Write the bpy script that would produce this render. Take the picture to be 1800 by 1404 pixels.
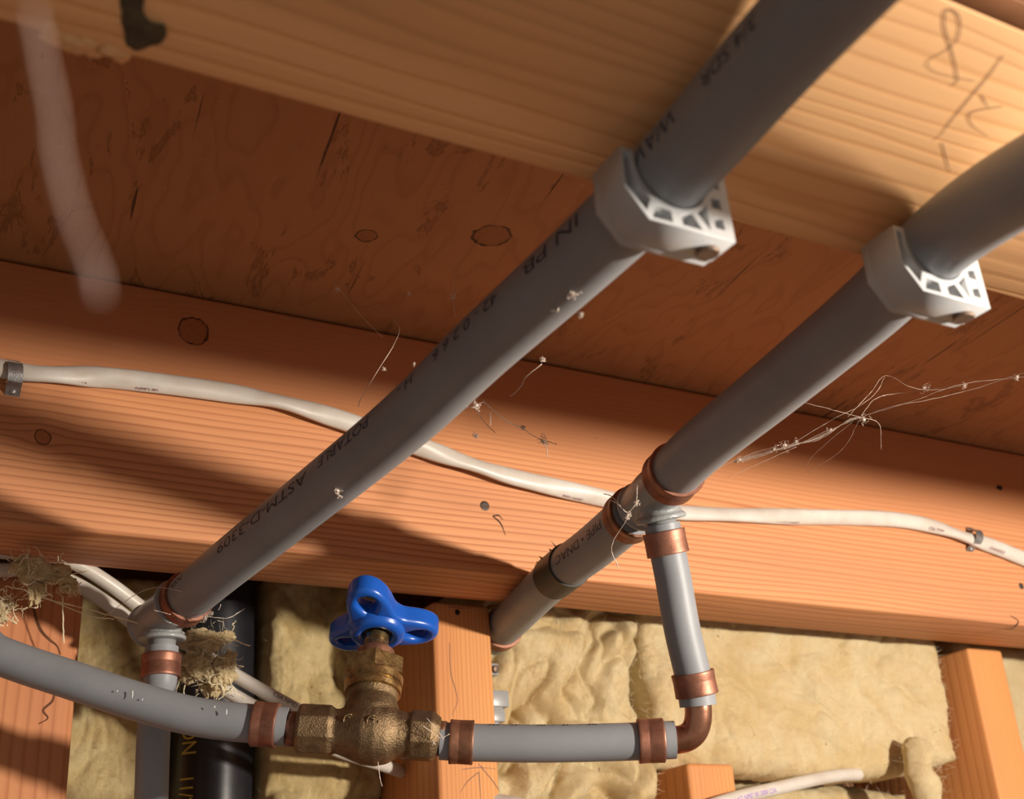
import bpy, bmesh, math, random
from mathutils import Vector, Matrix, noise

for o in list(bpy.data.objects):
    bpy.data.objects.remove(o, do_unlink=True)
scene = bpy.context.scene
COL = scene.collection
V = Vector
random.seed(11)

# ------------------------------------------------------------ camera
# world axes: +X along the beams, +Y towards the wall, +Z up; lengths below are in millimetres, camera at the origin
CAM_R = ((0.87508, 0.15204, 0.45947),
         (-0.48015, 0.39191, 0.78477),
         (-0.06075, -0.90735, 0.41596))
RX = V([CAM_R[i][0] for i in range(3)]); RD = V([CAM_R[i][1] for i in range(3)]); RF = V([CAM_R[i][2] for i in range(3)])
F = 2200.0
cam = bpy.data.cameras.new('camera')
cam_o = bpy.data.objects.new('camera', cam); COL.objects.link(cam_o)
m = Matrix.Identity(4)
for i in range(3):
    m[i][0] = RX[i]; m[i][1] = -RD[i]; m[i][2] = -RF[i]
cam_o.matrix_world = m
cam.sensor_fit = 'HORIZONTAL'; cam.sensor_width = 36.0; cam.lens = F / 1800 * 36
cam.clip_start = 0.005; cam.clip_end = 50
cam.dof.use_dof = True; cam.dof.focus_distance = 0.56; cam.dof.aperture_fstop = 16.0
scene.camera = cam_o

# ------------------------------------------------------------ light
world = bpy.data.worlds.new('world'); scene.world = world; world.use_nodes = True
bg = world.node_tree.nodes['Background']
bg.inputs[0].default_value = (1.0, 0.89, 0.78, 1); bg.inputs[1].default_value = 0.28
lamp = bpy.data.lights.new('work_lamp', 'POINT')
lamp.energy = 40.5; lamp.color = (1.0, 0.90, 0.78); lamp.shadow_soft_size = 0.022
lamp_o = bpy.data.objects.new('work_lamp', lamp); COL.objects.link(lamp_o)
lamp_o.location = (0.64, -0.17, 0.094)
scene.view_settings.view_transform = 'Standard'; scene.view_settings.look = 'None'
scene.view_settings.gamma = 1; scene.view_settings.use_curve_mapping = False
scene.view_settings.exposure = 0.0

def at(px, py, depth):                      # a point at that depth along the sight line (mm)
    return RX * ((px - 900) / F * depth) + RD * ((py - 702) / F * depth) + RF * depth
def ray(px, py): return RX * ((px - 900) / F) + RD * ((py - 702) / F) + RF
def on_z(px, py, z): d = ray(px, py); return d * (z / d.z)
def on_y(px, py, y): d = ray(px, py); return d * (y / d.y)

# ------------------------------------------------------------ node helpers
class NT:
    def __init__(s, name):
        s.m = bpy.data.materials.new(name); s.m.use_nodes = True
        s.t = s.m.node_tree; s.n = s.t.nodes; s.l = s.t.links
        s.b = s.n['Principled BSDF']
    def lk(s, a, b):
        if isinstance(a, bpy.types.NodeSocket): s.l.new(a, b)
        else: b.default_value = a
    def math(s, op, a, b=0.0, c=0.0):
        n = s.n.new('ShaderNodeMath'); n.operation = op
        s.lk(a, n.inputs[0]); s.lk(b, n.inputs[1]); s.lk(c, n.inputs[2]); return n.outputs[0]
    def vmath(s, op, a, b=(0, 0, 0)):
        n = s.n.new('ShaderNodeVectorMath'); n.operation = op
        s.lk(a, n.inputs[0]); s.lk(b, n.inputs[1])
        return n.outputs[1] if op in ('DOT_PRODUCT', 'LENGTH', 'DISTANCE') else n.outputs[0]
    def obj(s): return s.n.new('ShaderNodeTexCoord').outputs['Object']
    def comb(s, x, y, z):
        n = s.n.new('ShaderNodeCombineXYZ'); s.lk(x, n.inputs[0]); s.lk(y, n.inputs[1]); s.lk(z, n.inputs[2]); return n.outputs[0]
    def noise(s, vec, scale=1.0, detail=2.0, rough=0.5, dist=0.0):
        n = s.n.new('ShaderNodeTexNoise'); s.lk(vec, n.inputs['Vector'])
        n.inputs['Scale'].default_value = scale; n.inputs['Detail'].default_value = detail
        n.inputs['Roughness'].default_value = rough; n.inputs['Distortion'].default_value = dist
        return n.outputs['Fac']
    def ramp(s, fac, stops, interp='LINEAR'):
        n = s.n.new('ShaderNodeValToRGB'); e = n.color_ramp; e.interpolation = interp
        while len(e.elements) < len(stops): e.elements.new(0.5)
        for el, (p, c) in zip(e.elements, stops):
            el.position = p; el.color = (c[0], c[1], c[2], 1) if isinstance(c, (tuple, list)) else (c, c, c, 1)
        s.lk(fac, n.inputs[0]); return n.outputs[0]
    def mix(s, fac, a, b, mode='MIX'):
        n = s.n.new('ShaderNodeMix'); n.data_type = 'RGBA'; n.blend_type = mode; n.clamp_factor = True
        s.lk(fac, n.inputs[0])
        for v, k in ((a, 6), (b, 7)):
            if isinstance(v, (tuple, list)): n.inputs[k].default_value = (v[0], v[1], v[2], 1)
            else: s.lk(v, n.inputs[k])
        return n.outputs[2]
    def bump(s, h, strength, dist=0.001):
        n = s.n.new('ShaderNodeBump'); s.lk(h, n.inputs['Height'])
        n.inputs['Strength'].default_value = strength; n.inputs['Distance'].default_value = dist
        s.l.new(n.outputs[0], s.b.inputs['Normal'])
    def out(s, color, rough=0.6, metal=0.0, spec=0.5, sss=0.0):
        if isinstance(color, (tuple, list)): s.b.inputs['Base Color'].default_value = (*color[:3], 1)
        else: s.lk(color, s.b.inputs['Base Color'])
        s.lk(rough, s.b.inputs['Roughness']); s.b.inputs['Metallic'].default_value = metal
        s.b.inputs['Specular IOR Level'].default_value = spec
        if sss:
            s.b.inputs['Subsurface Weight'].default_value = sss
            s.b.inputs['Subsurface Radius'].default_value = (1, .7, .35)
            s.b.inputs['Subsurface Scale'].default_value = 0.004
        return s.m

def wood(name, light, dark, along, across, period, warp=1.2, contrast=0.8, knots=(), patches=0.0, streak=0.35,
         red=None, speck=0.0, seed=0.0, low=2.0, cracks=0.0, fade=None, fcol=None):
    """solid wood: rings repeat every `period` mm across the grain; knots = (point mm, radius mm, face axis)"""
    t = NT(name); P = t.obj()
    u = t.vmath('DOT_PRODUCT', P, tuple(V(along).normalized()))
    v = t.vmath('DOT_PRODUCT', P, tuple(across))
    w3 = V(along).cross(V(across)).normalized()
    w = t.vmath('DOT_PRODUCT', P, tuple(w3))
    nv = t.comb(t.math('MULTIPLY_ADD', u, low, seed), t.math('MULTIPLY', v, 14.0), t.math('MULTIPLY', w, 10.0))
    n1 = t.noise(nv, 1.0, 3.0, 0.55)
    phase = t.math('ADD', t.math('MULTIPLY', v, 1000.0 / period), t.math('MULTIPLY', n1, warp * 6))
    phase = t.math('ADD', phase, t.math('MULTIPLY', t.noise(t.comb(t.math('MULTIPLY', u, 0.6), t.math('MULTIPLY', v, 60.0), t.math('MULTIPLY', w, 30.0)), 1.0, 2.0, 0.5), 60.0 / (period * 6 + 6)))
    kring = None; kin = None
    for (kp, kr) in knots:
        p = V(kp) / 1000; r = kr / 1000
        wob = t.noise(P, 260.0, 3.0, 0.6)
        d = t.math('DIVIDE', t.vmath('DISTANCE', P, tuple(p)), r)
        d = t.math('ADD', d, t.math('MULTIPLY_ADD', wob, 0.5, -0.25))
        g = t.math('EXPONENT', t.math('MULTIPLY', t.math('MULTIPLY', d, d), -0.16))
        sv = t.math('SUBTRACT', v, float(V(across).dot(p)))
        sgn = t.math('DIVIDE', sv, t.math('ADD', t.math('ABSOLUTE', sv), r * 0.6))
        phase = t.math('ADD', phase, t.math('MULTIPLY', t.math('MULTIPLY', g, sgn), -kr * 1.1 / period))
        ring = t.math('MULTIPLY', t.ramp(d, [(0.0, 0), (0.82, 0.0), (0.90, 0.95), (0.96, 0.85), (1.0, 0.0)]), t.ramp(t.noise(P, 150.0, 2.0), [(0.36, 0.5), (0.5, 1.0)]))
        inside = t.ramp(d, [(0.0, 1), (0.86, 1), (0.95, 0), (1.0, 0)])
        kring = ring if kring is None else t.math('MAXIMUM', kring, ring)
        kin = inside if kin is None else t.math('MAXIMUM', kin, inside)
    s = t.math('FRACT', phase)
    ringc = t.ramp(s, [(0.0, 0.15), (0.12, 0.0), (0.55, 0.2), (0.83, 1.0), (1.0, 0.15)], 'EASE')
    fib = t.noise(t.comb(t.math('MULTIPLY', u, 14.0), t.math('MULTIPLY', v, 900.0), t.math('MULTIPLY', w, 900.0)), 1.0, 3.0, 0.65)
    lown = t.noise(t.comb(t.math('MULTIPLY_ADD', u, 5.0, seed + 3), t.math('MULTIPLY', v, 22.0), t.math('MULTIPLY', w, 22.0)), 1.0, 3.0, 0.5)
    fac = t.math('ADD', t.math('MULTIPLY', ringc, contrast), t.math('MULTIPLY_ADD', fib, streak, -streak / 2))
    if fade:                                   # rings weaken beyond a level across the board (flat-sawn part)
        q = t.math('DIVIDE', t.math('SUBTRACT', v, fade[0] / 1000), fade[1] / 1000)
        n = t.n.new('ShaderNodeClamp'); t.lk(q, n.inputs[0])
        fac = t.math('MULTIPLY', fac, t.math('MULTIPLY_ADD', n.outputs[0], -fade[2], 1.0))
    col = t.mix(fac, light, dark)
    if fcol: col = t.mix(n.outputs[0], col, t.mix(fac, fcol, tuple(c * .6 for c in fcol)))
    if red:
        col = t.mix(t.ramp(lown, [(0.35, 0), (0.7, 1)]), col, t.mix(fac, red, tuple(c * 0.7 for c in red)))
    h = t.math('MULTIPLY_ADD', fac, -0.5, 0.5)
    if patches:
        pn = t.noise(t.comb(t.math('MULTIPLY', u, 16.0), t.math('MULTIPLY', v, 55.0), t.math('MULTIPLY', w, 55.0)), 1.0, 6.0, 0.72, 0.6)
        pm = t.ramp(pn, [(0.60, 0), (0.61, 1), (0.66, 0.5), (0.70, 0)])
        col = t.mix(t.math('MULTIPLY', pm, patches), col, tuple(c * 0.38 for c in dark))
        h = t.math('SUBTRACT', h, t.math('MULTIPLY', pm, 0.5))
    if cracks:
        cn = t.noise(t.comb(t.math('MULTIPLY', u, 5.0), t.math('MULTIPLY', v, 190.0), t.math('MULTIPLY', w, 190.0)), 1.0, 3.0, 0.55, 0.1)
        cm = t.ramp(cn, [(0.0, 0), (0.295, 0), (0.30, 0.0), (0.31, 0.0), (0.685, 0), (0.70, 1), (0.74, 1), (1.0, 1)])
        col = t.mix(t.math('MULTIPLY', cm, cracks), col, (0.02, 0.006, 0.002))
        h = t.math('SUBTRACT', h, t.math('MULTIPLY', cm, 1.0))
    if speck:
        sp = t.noise(P, 900.0, 1.0, 0.5)
        col = t.mix(t.ramp(sp, [(0.77, 0), (0.80, speck)]), col, (0.75, 0.66, 0.55))
    if kring is not None:
        kn = t.noise(P, 500.0, 2.0)
        col = t.mix(t.math('MULTIPLY', kin, 0.75), col, t.mix(kn, tuple(c * 1.15 for c in dark), tuple(c * 0.65 for c in dark)))
        col = t.mix(kring, col, (0.02, 0.008, 0.004))
        h = t.math('SUBTRACT', h, kring)
    t.bump(h, 0.35, 0.0006)
    return t.out(col, 0.62, 0, 0.3)

def plain(name, color, rough=0.5, metal=0.0, var=0.0, bump=0.0, bscale=400.0, spec=0.5, dark=None, vscale=60.0, sss=0.0):
    t = NT(name); P = t.obj()
    c = color
    if var:
        n = t.noise(P, vscale, 5.0, 0.65)
        c = t.mix(t.ramp(n, [(0.35, 0), (0.68, 1)]), color, dark or tuple(x * (1 - var) for x in color))
    if bump:
        t.bump(t.noise(P, bscale, 4.0, 0.6), bump, 0.0006)
    return t.out(c, rough, metal, spec, sss)

def insulation_mat(name, a, b, dirt):
    t = NT(name); P = t.obj()
    n = t.noise(P, 22.0, 5.0, 0.6, 1.2); n2 = t.noise(P, 260.0, 6.0, 0.8, 2.5); n3 = t.noise(P, 60.0, 5.0, 0.7, 1.0)
    col = t.mix(t.ramp(n, [(0.38, 0), (0.66, 1)]), a, b)
    col = t.mix(t.math('MULTIPLY', t.ramp(n3, [(0.58, 0), (0.72, 1)]), 0.5), col, dirt)
    col = t.mix(t.ramp(n2, [(0.3, 0.35), (0.5, 0)]), col, tuple(x * 0.75 for x in b))
    n4 = t.noise(P, 700.0, 4.0, 0.8, 3.0)
    fl = t.noise(t.vmath('MULTIPLY', P, (1.0, 1.0, 0.6)), 150.0, 3.0, 0.6, 1.5)
    col = t.mix(t.math('MULTIPLY', t.ramp(fl, [(0.715, 0), (0.75, 1)]), 0.75), col, (0.20, 0.10, 0.05))
    h = t.math('ADD', t.math('MULTIPLY', n2, 0.6), t.math('MULTIPLY', n4, 0.4))
    t.bump(h, 0.9, 0.0024)
    return t.out(col, 1.0, 0, 0.02, 0.12)

# ------------------------------------------------------------ mesh helpers (inputs in mm)
def link(name, bm, mat, parent=None, smooth=True, angle=None):
    me = bpy.data.meshes.new(name)
    bmesh.ops.scale(bm, vec=(0.001,) * 3, verts=bm.verts)
    bmesh.ops.recalc_face_normals(bm, faces=bm.faces) if angle != 'keep' else None
    bm.to_mesh(me); bm.free()
    if smooth:
        for p in me.polygons: p.use_smooth = True
        if isinstance(angle, (int, float)):
            me.set_sharp_from_angle(angle=math.radians(angle))
    me.materials.append(mat)
    o = bpy.data.objects.new(name, me); COL.objects.link(o)
    if parent: o.parent = parent; o.matrix_parent_inverse = parent.matrix_world.inverted()
    return o
def tag(o, label=None, cat=None, group=None, kind=None):
    if label: o['label'] = label
    if cat: o['category'] = cat
    if group: o['group'] = group
    if kind: o['kind'] = kind
    return o
def empty(name, loc, label, cat, group=None):
    o = bpy.data.objects.new(name, None); COL.objects.link(o); o.empty_display_size = 0.01
    o.location = V(loc) / 1000
    bpy.context.view_layer.update()
    return tag(o, label, cat, group)
def box(bm, x0, x1, y0, y1, z0, z1, bev=0.0, seg=2):
    r = bmesh.ops.create_cube(bm, size=1.0)
    vs = r['verts']
    for v in vs:
        v.co = V(((x0 + x1) / 2 + v.co.x * (x1 - x0), (y0 + y1) / 2 + v.co.y * (y1 - y0), (z0 + z1) / 2 + v.co.z * (z1 - z0)))
    if bev:
        es = list({e for v in vs for e in v.link_edges})
        bmesh.ops.bevel(bm, geom=es, offset=bev, segments=seg, profile=0.5, affect='EDGES')
def catmull(pts, n=8):
    pts = [V(p) for p in pts]; out = []
    P = [pts[0] * 2 - pts[1]] + pts + [pts[-1] * 2 - pts[-2]]
    for i in range(1, len(P) - 2):
        a, b, c, d = P[i - 1:i + 3]
        for k in range(n):
            t = k / n
            out.append(0.5 * ((2 * b) + (c - a) * t + (2 * a - 5 * b + 4 * c - d) * t * t + (3 * b - a - 3 * c + d) * t ** 3))
    out.append(pts[-1]); return out
def frames(pts, ref=V((0, 0, 1))):
    fr = []
    for i, p in enumerate(pts):
        T = (pts[min(i + 1, len(pts) - 1)] - pts[max(i - 1, 0)]).normalized()
        s = T.cross(ref).normalized(); fr.append((p, T, s, s.cross(T)))
    return fr
def ref_for(pts):
    d = (pts[-1] - pts[0]).normalized()
    return V((0, 0, 1)) if abs(d.z) < 0.8 else V((1, 0, 0))
def tube(bm, pts, rad, seg=32, caps=True, ref=None, sx=1.0, prof=None, twist=None):
    """rad: number or list per point"""
    pts = [V(p) for p in pts]
    fr = frames(pts, ref or ref_for(pts)); rings = []
    for i, (p, T, s, u) in enumerate(fr):
        r = rad[i] if isinstance(rad, (list, tuple)) else rad
        tw = twist[i] if twist else 0.0
        ring = []
        for k in range(seg):
            a = 2 * math.pi * k / seg
            ca, sa = math.cos(a) * sx, math.sin(a)
            c2, s2 = ca * math.cos(tw) - sa * math.sin(tw), ca * math.sin(tw) + sa * math.cos(tw)
            ring.append(bm.verts.new(p + s * (c2 * r) + u * (s2 * r)))
        rings.append(ring)
    for a, b in zip(rings, rings[1:]):
        for k in range(seg):
            bm.faces.new((a[k], a[(k + 1) % seg], b[(k + 1) % seg], b[k]))
    if caps:
        bm.faces.new(rings[0][::-1]); bm.faces.new(rings[-1])
    return rings
def lathe(bm, base, axis, prof, seg=48, ngon=None, rot=0.0):
    """prof: list of (distance along the axis, radius)"""
    ax = V(axis).normalized(); ref = V((0, 0, 1)) if abs(ax.z) < 0.8 else V((1, 0, 0))
    s = ax.cross(ref).normalized(); u = s.cross(ax); rings = []
    n = ngon or seg
    for (d, r) in prof:
        rings.append([bm.verts.new(V(base) + ax * d + (s * math.cos(2 * math.pi * k / n + rot) + u * math.sin(2 * math.pi * k / n + rot)) * r) for k in range(n)])
    for a, b in zip(rings, rings[1:]):
        for k in range(n):
            bm.faces.new((a[k], a[(k + 1) % n], b[(k + 1) % n], b[k]))
    if prof[0] != prof[-1]:
        if prof[0][1] > 1e-4: bm.faces.new(rings[0][::-1])
        if prof[-1][1] > 1e-4: bm.faces.new(rings[-1])
    return rings
def loop_lathe(bm, base, axis, prof, seg=48):
    """closed profile -> ring-shaped solid"""
    ax = V(axis).normalized(); ref = V((0, 0, 1)) if abs(ax.z) < 0.8 else V((1, 0, 0))
    s = ax.cross(ref).normalized(); u = s.cross(ax); rings = []
    for (d, r) in prof:
        rings.append([bm.verts.new(V(base) + ax * d + (s * math.cos(2 * math.pi * k / seg) + u * math.sin(2 * math.pi * k / seg)) * r) for k in range(seg)])
    for i in range(len(rings)):
        a, b = rings[i], rings[(i + 1) % len(rings)]
        for k in range(seg):
            bm.faces.new((a[k], a[(k + 1) % seg], b[(k + 1) % seg], b[k]))
def text_polys(body, size):
    cu = bpy.data.curves.new('t', 'FONT'); cu.body = body; cu.size = size; cu.resolution_u = 3
    o = bpy.data.objects.new('t', cu); COL.objects.link(o)
    dg = bpy.context.evaluated_depsgraph_get(); me = bpy.data.meshes.new_from_object(o.evaluated_get(dg))
    bm = bmesh.new(); bm.from_mesh(me)
    bpy.data.objects.remove(o); bpy.data.curves.remove(cu); bpy.data.meshes.remove(me)
    return bm
def text_on_tube(name, body, size, pts, r, s0, theta0, mat, parent, ref=None, stretch=1.0, wob=0.0):
    bm = text_polys(body, size)
    bmesh.ops.triangulate(bm, faces=bm.faces)
    for k in range(-2, 8):
        g = bm.verts[:] + bm.edges[:] + bm.faces[:]
        bmesh.ops.bisect_plane(bm, geom=g, plane_co=(0, k * size / 7, 0), plane_no=(0, 1, 0))
    pts = [V(p) for p in pts]; fr = frames(pts, ref or ref_for(pts))
    L = [0.0]
    for a, b in zip(pts, pts[1:]): L.append(L[-1] + (b - a).length)
    for v in bm.verts:
        s = s0 + v.co.x * stretch; th = math.radians(theta0) + v.co.y / r + wob * math.sin(v.co.x * .7)
        i = 0
        while i < len(L) - 2 and L[i + 1] < s: i += 1
        f = (s - L[i]) / max(L[i + 1] - L[i], 1e-6)
        p = pts[i].lerp(pts[i + 1], f)
        sd = fr[i][2].lerp(fr[i + 1][2], max(0, min(1, f))).normalized(); up = fr[i][3].lerp(fr[i + 1][3], max(0, min(1, f))).normalized()
        v.co = p + (sd * math.cos(th) + up * math.sin(th)) * (r + 0.06)
    return link(name, bm, mat, parent, smooth=False, angle='keep')
def curve_shape(outer, holes, depth, bevel, res=3):
    """flat outline with holes, extruded along local z: returns a bmesh (x, y, z)"""
    cu = bpy.data.curves.new('c', 'CURVE'); cu.dimensions = '2D'; cu.fill_mode = 'BOTH'
    cu.extrude = depth / 2 - bevel; cu.bevel_depth = bevel; cu.bevel_resolution = res; cu.offset = -bevel
    for lp in [outer] + list(holes):
        sp = cu.splines.new('POLY'); sp.points.add(len(lp) - 1); sp.use_cyclic_u = True
        for q, (x, y) in zip(sp.points, lp): q.co = (x, y, 0, 1)
    o = bpy.data.objects.new('c', cu); COL.objects.link(o)
    dg = bpy.context.evaluated_depsgraph_get(); me = bpy.data.meshes.new_from_object(o.evaluated_get(dg))
    bm = bmesh.new(); bm.from_mesh(me)
    bpy.data.objects.remove(o); bpy.data.curves.remove(cu); bpy.data.meshes.remove(me)
    bmesh.ops.remove_doubles(bm, verts=bm.verts, dist=0.001)
    return bm
def ribbon(bm, pts, width, normal, lift=0.15):
    pts = [V(p) for p in pts]; n = V(normal).normalized(); prev = None
    N = len(pts)
    for i, p in enumerate(pts):
        T = (pts[min(i + 1, N - 1)] - pts[max(i - 1, 0)]).normalized(); s = T.cross(n).normalized()
        w = width * (0.45 + 0.55 * math.sin(math.pi * min(1, (i + .6) / N * 1.0 + .15))) / 2
        a = bm.verts.new(p + s * w + n * lift); b = bm.verts.new(p - s * w + n * lift)
        if prev: bm.faces.new((prev[0], prev[1], b, a))
        prev = (a, b)
def strand(bm, pts, r, jitter=0.0, n=8, seg=5):
    q = catmull(pts, n) if len(pts) > 2 else [V(pts[0]).lerp(V(pts[1]), k / 12) for k in range(13)]
    if jitter:
        q = [p + V((random.uniform(-1, 1), random.uniform(-1, 1), random.uniform(-1, 1))) * jitter for p in q]
    tube(bm, q, [r * random.uniform(0.55, 1.3) for _ in q], seg, True)
def blob(bm, c, r, sub=2, amp=0.4, f=0.5, sc=(1, 1, 1)):
    res = bmesh.ops.create_icosphere(bm, subdivisions=sub, radius=1.0)
    sd = random.uniform(0, 100)
    for v in res['verts']:
        d = v.co.normalized(); k = 1 + amp * noise.fractal(d * f * 4 + V((sd, sd, sd)), 0.8, 2.0, 4)
        v.co = V(c) + V((d.x * sc[0], d.y * sc[1], d.z * sc[2])) * (r * k)
def fuzz(bm, pts_n, length, w, count, curl=0.6):
    """thin curved fibres standing off a surface; pts_n = list of (point, normal)"""
    for _ in range(count):
        p, n = random.choice(pts_n)
        p = p + V((random.uniform(-1, 1), random.uniform(-1, 1), random.uniform(-1, 1))) * 1.2
        d = (n * random.uniform(0.1, 0.9) + V((random.gauss(0, 1), random.gauss(0, 1), random.gauss(0, 1))) * 0.7).normalized()
        L = length * random.uniform(0.4, 1.5); prev = None; side = d.cross(V((random.gauss(0, 1), random.gauss(0, 1), random.gauss(0, 1)))).normalized()
        bend = V((random.gauss(0, 1), random.gauss(0, 1), random.gauss(0, 1))) * curl
        q = p.copy()
        for k in range(5):
            a = bm.verts.new(q + side * w * (1 - k / 6)); b = bm.verts.new(q - side * w * (1 - k / 6))
            if prev: bm.faces.new((prev[0], prev[1], b, a))
            prev = (a, b); d = (d + bend * 0.25).normalized(); q = q + d * L / 4

# ------------------------------------------------------------ levels (mm)
ZJ = 200.0      # underside of the joists
ZC = 337.0      # subfloor
YB = 580.0      # front of the back beam
YS = 640.0      # front of the wall studs
YW = 782.0      # wall sheathing
ZF = -1900.0

# ------------------------------------------------------------ materials
GR = (0.1309, 0.9837, -0.12)
M = {}
M['ply'] = wood('plywood', (0.44, 0.19, 0.075), (0.33, 0.125, 0.042), (0.13, 0.99, 0), (0.99, -0.13, 0.0), 34, warp=2.2, contrast=0.45,
                knots=[(tuple(on_z(644, 414, ZC)), 6.0), (tuple(on_z(864, 414, ZC)), 10.5)], patches=0.55, streak=0.4, low=5.0, cracks=0.8, speck=0.6, seed=1.7)
M['joist'] = wood('pale_fir', (0.98, 0.59, 0.285), (0.84, 0.40, 0.145), (1, 0, 0), (0, 1.0, 0.35), 6.5, warp=1.3, contrast=0.6, streak=0.22, seed=4.2, low=2.2, red=(0.88, 0.50, 0.24))
M['beam'] = wood('orange_fir', (0.66, 0.30, 0.13), (0.40, 0.135, 0.048), (1, 0, 0), (0, 0.45, 1.0), 3.6, warp=0.9, contrast=0.85,
                 knots=[(tuple(on_y(340, 582, YB)), 8.5), (tuple(on_y(75, 768, YB)), 4.0)], streak=0.35, seed=7.1, low=1.8, red=(0.58, 0.25, 0.115), fade=(524, 26, 0.8), speck=0.4, fcol=(0.52, 0.215, 0.085))
M['stud'] = wood('stud_fir', (0.66, 0.31, 0.11), (0.48, 0.17, 0.05), (0, 0, 1), (1.0, 0.35, 0), 2.6, warp=0.5, contrast=0.6, streak=0.3, seed=2.5, red=(0.60, 0.24, 0.09), low=1.5)
M['stud_left'] = wood('stud_fir_split', (0.60, 0.26, 0.11), (0.42, 0.14, 0.05), (0, 0, 1), (1.0, 0.35, 0), 7.0, warp=0.9, contrast=0.65, streak=0.3, seed=9.5, red=(0.52, 0.2, 0.09), low=1.5)
M['sheath'] = wood('sheathing', (0.20, 0.09, 0.04), (0.12, 0.05, 0.02), (0, 0, 1), (1.0, 0, 0), 12, seed=3)
M['pipe'] = plain('grey_plastic', (0.25, 0.262, 0.28), 0.47, 0, 0.14, 0.06, 900, 0.4, vscale=30)
M['clamp'] = plain('light_grey_plastic', (0.46, 0.47, 0.48), 0.42, 0, 0.06, 0.04, 700)
M['tee'] = plain('grey_acetal', (0.30, 0.31, 0.31), 0.34, 0, 0.15, 0.04, 600)
M['cut'] = plain('pale_grey_rim', (0.26, 0.275, 0.295), 0.5, 0, 0.1, 0, 400, 0.3)
M['copper'] = plain('aged_copper', (0.38, 0.175, 0.115), 0.5, 0.75, 0.45, 0.12, 700, vscale=90, dark=(0.20, 0.085, 0.055))
M['copper_hi'] = plain('bright_copper', (0.50, 0.24, 0.15), 0.30, 0.92, 0.45, 0.05, 700, vscale=90, dark=(0.30, 0.125, 0.07))
M['copper_dull'] = plain('dull_copper', (0.36, 0.17, 0.10), 0.50, 0.75, 0.45, 0.12, 500, vscale=150, dark=(0.16, 0.08, 0.05))
M['brass'] = plain('cast_brass', (0.29, 0.20, 0.11), 0.46, 0.9, 0.45, 0.75, 1300, vscale=180, dark=(0.15, 0.10, 0.055))
M['brass_hi'] = plain('machined_brass', (0.52, 0.36, 0.15), 0.33, 0.95, 0.5, 0.25, 800, vscale=260, dark=(0.22, 0.13, 0.06))
M['blue'] = plain('blue_plastic', (0.008, 0.085, 0.43), 0.30, 0, 0.05, 0.02, 500, 0.5)
M['black'] = plain('black_plastic', (0.012, 0.012, 0.016), 0.33, 0, 0.3, 0.05, 300, dark=(0.02, 0.02, 0.024))
M['tape'] = plain('black_tape', (0.03, 0.026, 0.02), 0.5, 0, 0.2, 0.1, 300)
M['white'] = plain('white_sheath', (0.62, 0.585, 0.53), 0.38, 0, 0.12, 0.15, 90, 0.5, vscale=50, dark=(0.54, 0.48, 0.41))
M['steel'] = plain('galvanised_steel', (0.42, 0.42, 0.42), 0.42, 0.8, 0.4, 0.3, 900, vscale=200)
M['nail'] = plain('dull_nail', (0.28, 0.20, 0.15), 0.5, 0.6, 0.4, 0.2, 900, vscale=300)
M['rust'] = plain('dark_nail', (0.10, 0.075, 0.06), 0.55, 0.6, 0.4, 0.4, 900, vscale=500)
M['ink'] = plain('blue_black_ink', (0.022, 0.028, 0.05), 0.6)
M['ink_blue'] = plain('blue_ink', (0.012, 0.035, 0.085), 0.6)
M['ink_red'] = plain('maroon_ink', (0.22, 0.05, 0.07), 0.7)
M['ink_violet'] = plain('violet_ink', (0.30, 0.12, 0.55), 0.7)
M['yellow'] = plain('yellow_print', (0.55, 0.44, 0.07), 0.6, 0, 0.25)
M['pencil'] = plain('graphite', (0.15, 0.08, 0.07), 0.7)
M['split'] = plain('dark_split', (0.17, 0.06, 0.025), 0.9, 0, 0.4)
M['hole'] = plain('dark_hole', (0.015, 0.008, 0.005), 0.9)
M['wool'] = insulation_mat('yellow_glass_wool', (0.86, 0.71, 0.43), (0.78, 0.58, 0.30), (0.62, 0.42, 0.20))
M['wool_shaded'] = insulation_mat('shaded_glass_wool', (0.80, 0.64, 0.34), (0.64, 0.46, 0.20), (0.48, 0.32, 0.13))  # browner copy of the wool, the left bay's shade put into the colour
M['fibre'] = plain('wool_fibre', (0.85, 0.75, 0.52), 0.9)
M['web'] = plain('dusty_web', (0.66, 0.55, 0.46), 0.95)
M['web_dim'] = plain('grey_pink_web', (0.42, 0.31, 0.27), 0.95)
M['bark'] = plain('bark', (0.13, 0.10, 0.06), 0.9, 0, 0.5, 0.6, 400, vscale=200)
M['paint'] = plain('white_paint', (0.8, 0.78, 0.72), 0.6)
M['brown'] = plain('brown_board', (0.36, 0.15, 0.06), 0.6, 0, 0.2)
M['concrete'] = plain('grey_concrete', (0.35, 0.32, 0.29), 0.8, 0, 0.2, 0.3, 30)

# ------------------------------------------------------------ the setting
def struct(name, bm, mat, label=None, angle=30):
    return tag(link(name, bm, mat, None, True, angle), label, None, None, 'structure')
bm = bmesh.new(); box(bm, -1500, 2600, -1500, YW + 30, ZC, ZC + 18)
struct('ceiling', bm, M['ply'], 'dark red-brown plywood subfloor seen from below')
bm = bmesh.new(); box(bm, -1500, 2600, YW, YW + 12, ZF, ZC)
struct('wall_back', bm, M['sheath'], 'dark sheathing behind the insulation')
bm = bmesh.new(); box(bm, -1500, 2600, -1500, YW, ZF - 40, ZF)
struct('floor', bm, M['concrete'], 'concrete floor below the frame')

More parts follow.
